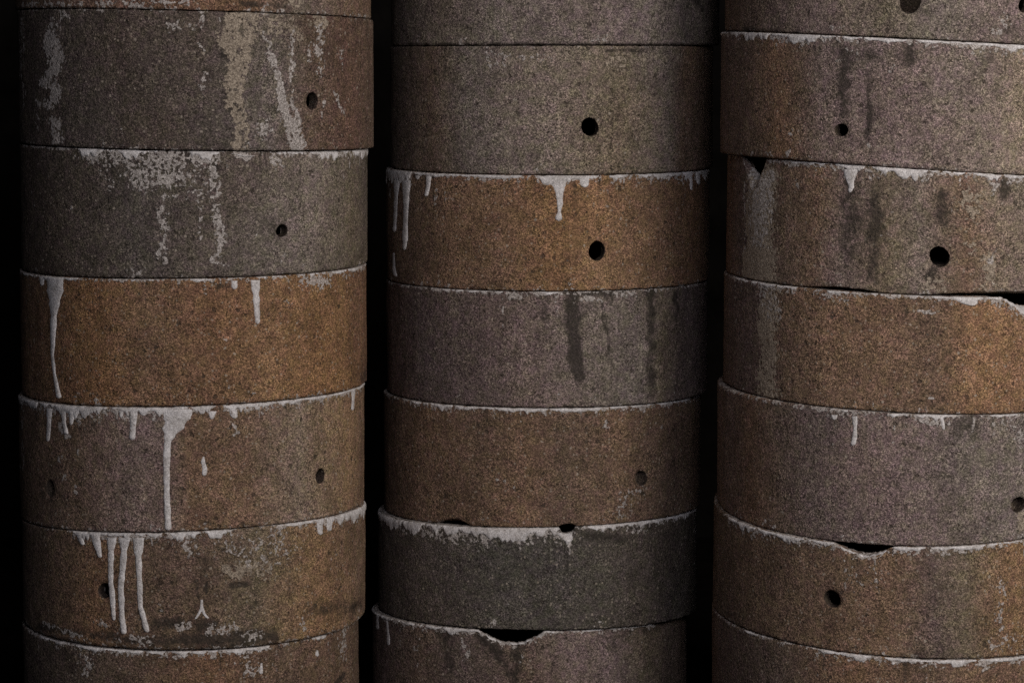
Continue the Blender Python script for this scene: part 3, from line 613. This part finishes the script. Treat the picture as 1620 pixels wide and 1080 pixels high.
RIGHT = [
 dict(label='brown saggar with two holes cut by the frame, topmost of the right stack',
      tones=[(1145, 'umber'), (1200, 'umber'), (1300, 'mauve'), (1400, 'olive'), (1500, 'grey'), (1620, 'mauve'), (1750, 'stone')], edge=(0.3, 0.3),
      holes=[(1440, 3, 16.5, None), (1622, 8, 11, None)],
      marks=[('lime', .5, [(1568, 44, 8, .7), (1580, 52, 10, .9)]), ('dark', .6, [(1590, 48, 14, .6), (1600, 46, 14, .5)]), ('dark', .7, [(1180, 46, 12, .6), (1260, 54, 6, .4)]), ('lime', .7, vs(1592, 28, 44, 16, .5)), ('dark', .7, vs(1408, 26, 44, 10, .4))]),
 dict(label='mauve grey saggar with small hole under a white rim, second in right stack',
      tones=[(1140, 'dmauve'), (1190, 'umber'), (1230, 'rust'), (1265, 'umber'), (1300, 'mauve'), (1450, 'mauve'), (1540, 'stone'), (1620, 'sand'), (1750, 'sand')], edge=(0.6, 0.3),
      holes=[(1330, 206, 10.5, None)], rag=(0.002, 0.004),
      dents=[(1380, 88, 1.4, 45, 14)],
      beads=[(1148, 1200, 4, 7, .6), (1195, 1300, 11, 8, .35), (1296, 1450, 6, 4, .5), (1446, 1760, 7, 9, .3)],
      marks=[('dark', .9, [(1437, 70, 12, .85), (1438, 100, 12, .85)]), ('dark', .9, [(1432, 104, 10, .5), (1385, 106, 10, .45), (1374, 118, 12, .7), (1374, 160, 11, .66), (1371, 215, 14, .8)]), ('dark', .9, vs(1336, 84, 185, 22, .85, -3)), ('dark', .9, [(1335, 84, 36, .4), (1430, 92, 36, .4)]),
             ('lime', .5, [(1340, 74, 14, .55), (1345, 78, 10, .5)]), ('lime', .5, [(1410, 110, 12, .5), (1416, 106, 10, .5)]), ('lime', .5, [(1372, 228, 7, .8), (1373, 230, 6, .8)]), ('lime', .4, [(1253, 206, 5, .8), (1251, 212, 6, .8)]),
             ('lime', .4, [(1244, 240, 6, .9), (1244, 246, 6, .9)]), ('lime', .4, [(1217, 242, 8, .7), (1220, 246, 6, .7)]), ('lime', .5, [(1263, 75, 6, .7), (1264, 77, 6, .6)]), ('dark', .7, [(1560, 84, 30, .3), (1590, 88, 24, .35)]), ('lime', .5, [(1325, 92, 10, .5), (1330, 94, 8, .4)])]),
 dict(label='saggar with broad pale band, rim notch and hole, third in the right stack',
      tones=[(1140, 'red'), (1180, 'dmauve'), (1235, 'umber'), (1290, 'brown'), (1340, 'mauve'), (1400, 'olive'), (1450, 'grey'), (1520, 'brown'), (1570, 'sand'), (1620, 'stone'), (1750, 'stone')], edge=(0.7, 0.3),
      holes=[(1487, 406, 15.5, None)], chips=[(1176, 1212, 34, 1.6)], base_chips=[(1275, 1392, 4.5, 1.6), (1460, 1700, 6, 2)],
      beads=[(1213, 1330, 4, 8, .6), (1318, 1380, 13, 10, .5), (1376, 1470, 8, 9, .5), (1466, 1590, 5, 7, .5), (1586, 1757, 8, 8, .4)],
      runs=[[(1346, 268, 26), (1345, 286, 13), (1347, 296, 9), (1344, 305, 6)], [(1447, 275, 12), (1448, 287, 7)]],
      marks=[('slip', .3, [(1208, 285, 46, .9), (1202, 330, 48, .9), (1200, 380, 50, .85), (1200, 446, 52, .95)]), ('lime', .5, [(1206, 285, 36, .85), (1203, 330, 36, .75), (1202, 380, 30, .6)]), ('lime', .5, [(1196, 275, 20, .8), (1206, 292, 18, .75)]), ('lime', .5, vs(1178, 290, 400, 4, .6, -3)), ('dark', .6, [(1205, 345, 12, .6), (1210, 340, 10, .5)]),
             ('dark', .6, [(1342, 288, 14, .8), (1348, 294, 8, .7)]), ('dark', .7, vs(1345, 310, 440, 40, .58)), ('dark', .7, vs(1382, 310, 440, 30, .66)), ('dark', .7, vs(1490, 310, 355, 24, .75)), ('dark', .5, [(1478, 425, 18, .75), (1472, 442, 16, .75)]),
             ('lime', .6, [(1574, 292, 12, .7), (1572, 306, 10, .6)]), ('dark', .6, [(1590, 290, 20, .6), (1588, 315, 12, .5)]), ('lime', .6, [(1575, 395, 8, .5), (1565, 420, 12, .5)]), ('slip', .7, [(1570, 410, 26, .5), (1568, 455, 30, .6)]),
             ('slip', .8, vs(1535, 320, 390, 40, .4)), ('dark', .5, [(1215, 432, 14, .6), (1180, 436, 10, .7)]), ('slip', .7, [(1470, 455, 26, .5), (1495, 450, 24, .5)])]),
 dict(label='orange brown saggar with a dull tan streak, fourth in the right stack',
      tones=[(1140, 'dmauve'), (1200, 'dmauve'), (1235, 'umber'), (1300, 'brown'), (1400, 'brown'), (1480, 'umber'), (1540, 'amber'), (1620, 'amber'), (1750, 'sand')], edge=(0.6, 0.25),
      chips=[(1586, 1690, 15, 2.2)], dents=[(1628, 486, 11, 30, 17)],
      beads=[(1160, 1200, 5, 7, .5), (1196, 1262, 8, 8, .45), (1285, 1350, 5, 7, .9), (1350, 1470, 3, 3, .9), (1466, 1590, 5, 8, .5), (1586, 1660, 6, 8, .5)],
      runs=[[(1525, 470, 46), (1532, 478, 30), (1538, 484, 14)]],
      marks=[('slip', .5, [(1224, 460, 28, .7), (1214, 500, 32, .8), (1214, 550, 28, .72), (1214, 618, 32, .78)]), ('lime', .7, [(1215, 455, 30, .6), (1222, 492, 26, .5)]), ('lime', .4, [(1452, 492, 5, .9), (1478, 495, 4, .8)]), ('lime', .6, [(1606, 488, 18, .8), (1616, 500, 14, .7)]),
             ('lime', .6, [(1365, 638, 12, .5), (1380, 642, 10, .5)]), ('lime', .5, [(1472, 628, 8, .6), (1474, 630, 6, .6)]), ('dark', .8, vs(1500, 480, 620, 24, .28))]),
 dict(label='mauve grey saggar with one short lilac drip, fifth in the right stack',
      tones=[(1130, 'dmauve'), (1190, 'rust'), (1230, 'umber'), (1290, 'dmauve'), (1380, 'mauve'), (1470, 'mauve'), (1530, 'grey'), (1620, 'stone'), (1750, 'stone')], edge=(0.65, 0.25),
      holes=[(1612, 798, 12.5, None)],
      beads=[(1310, 1345, 8, 5, .9), (1340, 1385, 6, 6, .8), (1400, 1520, 4, 4, .9), (1560, 1700, 3, 3, .7)],
      runs=[[(1352, 658, 10), (1353, 675, 6), (1352, 690, 9), (1349, 705, 7)], [(1320, 656, 12), (1320, 664, 6)], [(1490, 660, 6), (1493, 680, 5)]],
      marks=[('lime', .6, [(1320, 704, 6, .6), (1322, 706, 5, .6)]), ('lime', .6, [(1450, 664, 10, .6), (1495, 668, 14, .6)]), ('lime', .7, [(1175, 622, 8, .5), (1215, 634, 10, .5)]), ('dark', .8, [(1430, 668, 26, .3), (1540, 676, 30, .4)]), ('slip', .4, vs(1615, 815, 838, 16, .9)),
             ('lime', .7, [(1590, 670, 50, .3), (1610, 680, 40, .3)])]),
 dict(label='brown saggar with long dark rim chip and a hole, sixth in right stack',
      tones=[(1125, 'dgrey'), (1180, 'umber'), (1300, 'umber'), (1400, 'brown'), (1480, 'dmauve'), (1540, 'olive'), (1600, 'amber'), (1730, 'gold')], edge=(0.6, 0.3),
      holes=[(1316, 947, 13.5, None)], chips=[(1318, 1415, 17, 1.35)],
      beads=[(1150, 1200, 7, 9, .5), (1196, 1322, 8, 8, .35), (1322, 1410, 3, 3, .6), (1410, 1470, 6, 9, .45), (1466, 1562, 9, 8, .35), (1560, 1730, 5, 4, .4)],
      runs=[[(1184, 818, 14), (1185, 832, 6)], [(1168, 806, 6), (1168, 818, 4)]],
      marks=[('lime', .6, [(1490, 846, 10, .5), (1494, 850, 8, .5)]), ('lime', .7, vs(1584, 920, 1020, 14, .4)), ('lime', .7, [(1570, 1020, 20, .4), (1600, 1014, 18, .4)]), ('lime', .8, [(1360, 915, 40, .3), (1390, 910, 30, .3)]), ('dark', .8, [(1480, 870, 40, .3), (1510, 880, 30, .3)])]),
 dict(label='dark brown saggar with a thin pale rim, lowest in view of the right stack',
      tones=[(1125, 'dmauve'), (1210, 'dgrey'), (1260, 'umber'), (1350, 'rust'), (1450, 'umber'), (1550, 'brown'), (1730, 'brown')], edge=(0.7, 0.3),
      beads=[(1170, 1215, 4, 4, .6), (1290, 1400, 4, 6, .8), (1396, 1550, 6, 6, .6), (1546, 1728, 8, 7, .4)],
      runs=[[(1413, 1046, 4), (1413, 1051, 8)]], marks=[('lime', .7, [(1300, 1032, 16, .5), (1360, 1040, 14, .5)])]),
]
for s_i, (Yd, E, S, SPEC) in enumerate(((LEFT_Y, LEFT_E, LEFT_S, LEFT), (MID_Y, MID_E, MID_S, MIDDLE), (RIGHT_Y, RIGHT_E, RIGHT_S, RIGHT))):
    for k, spec in enumerate(SPEC):
        if k == 0:
            r = ray((E[0][0] + E[0][1]) / 2, S[0][0]); top = float(CAM_Z + r[2] / r[1] * Yd + 0.19)
        else: top = S[k - 1]
        bot = S[k] if k < len(S) else 0.0
        make_saggar(3 + s_i * 17 + k * 2, Yd, E[k][0], E[k][1], top, bot, spec)
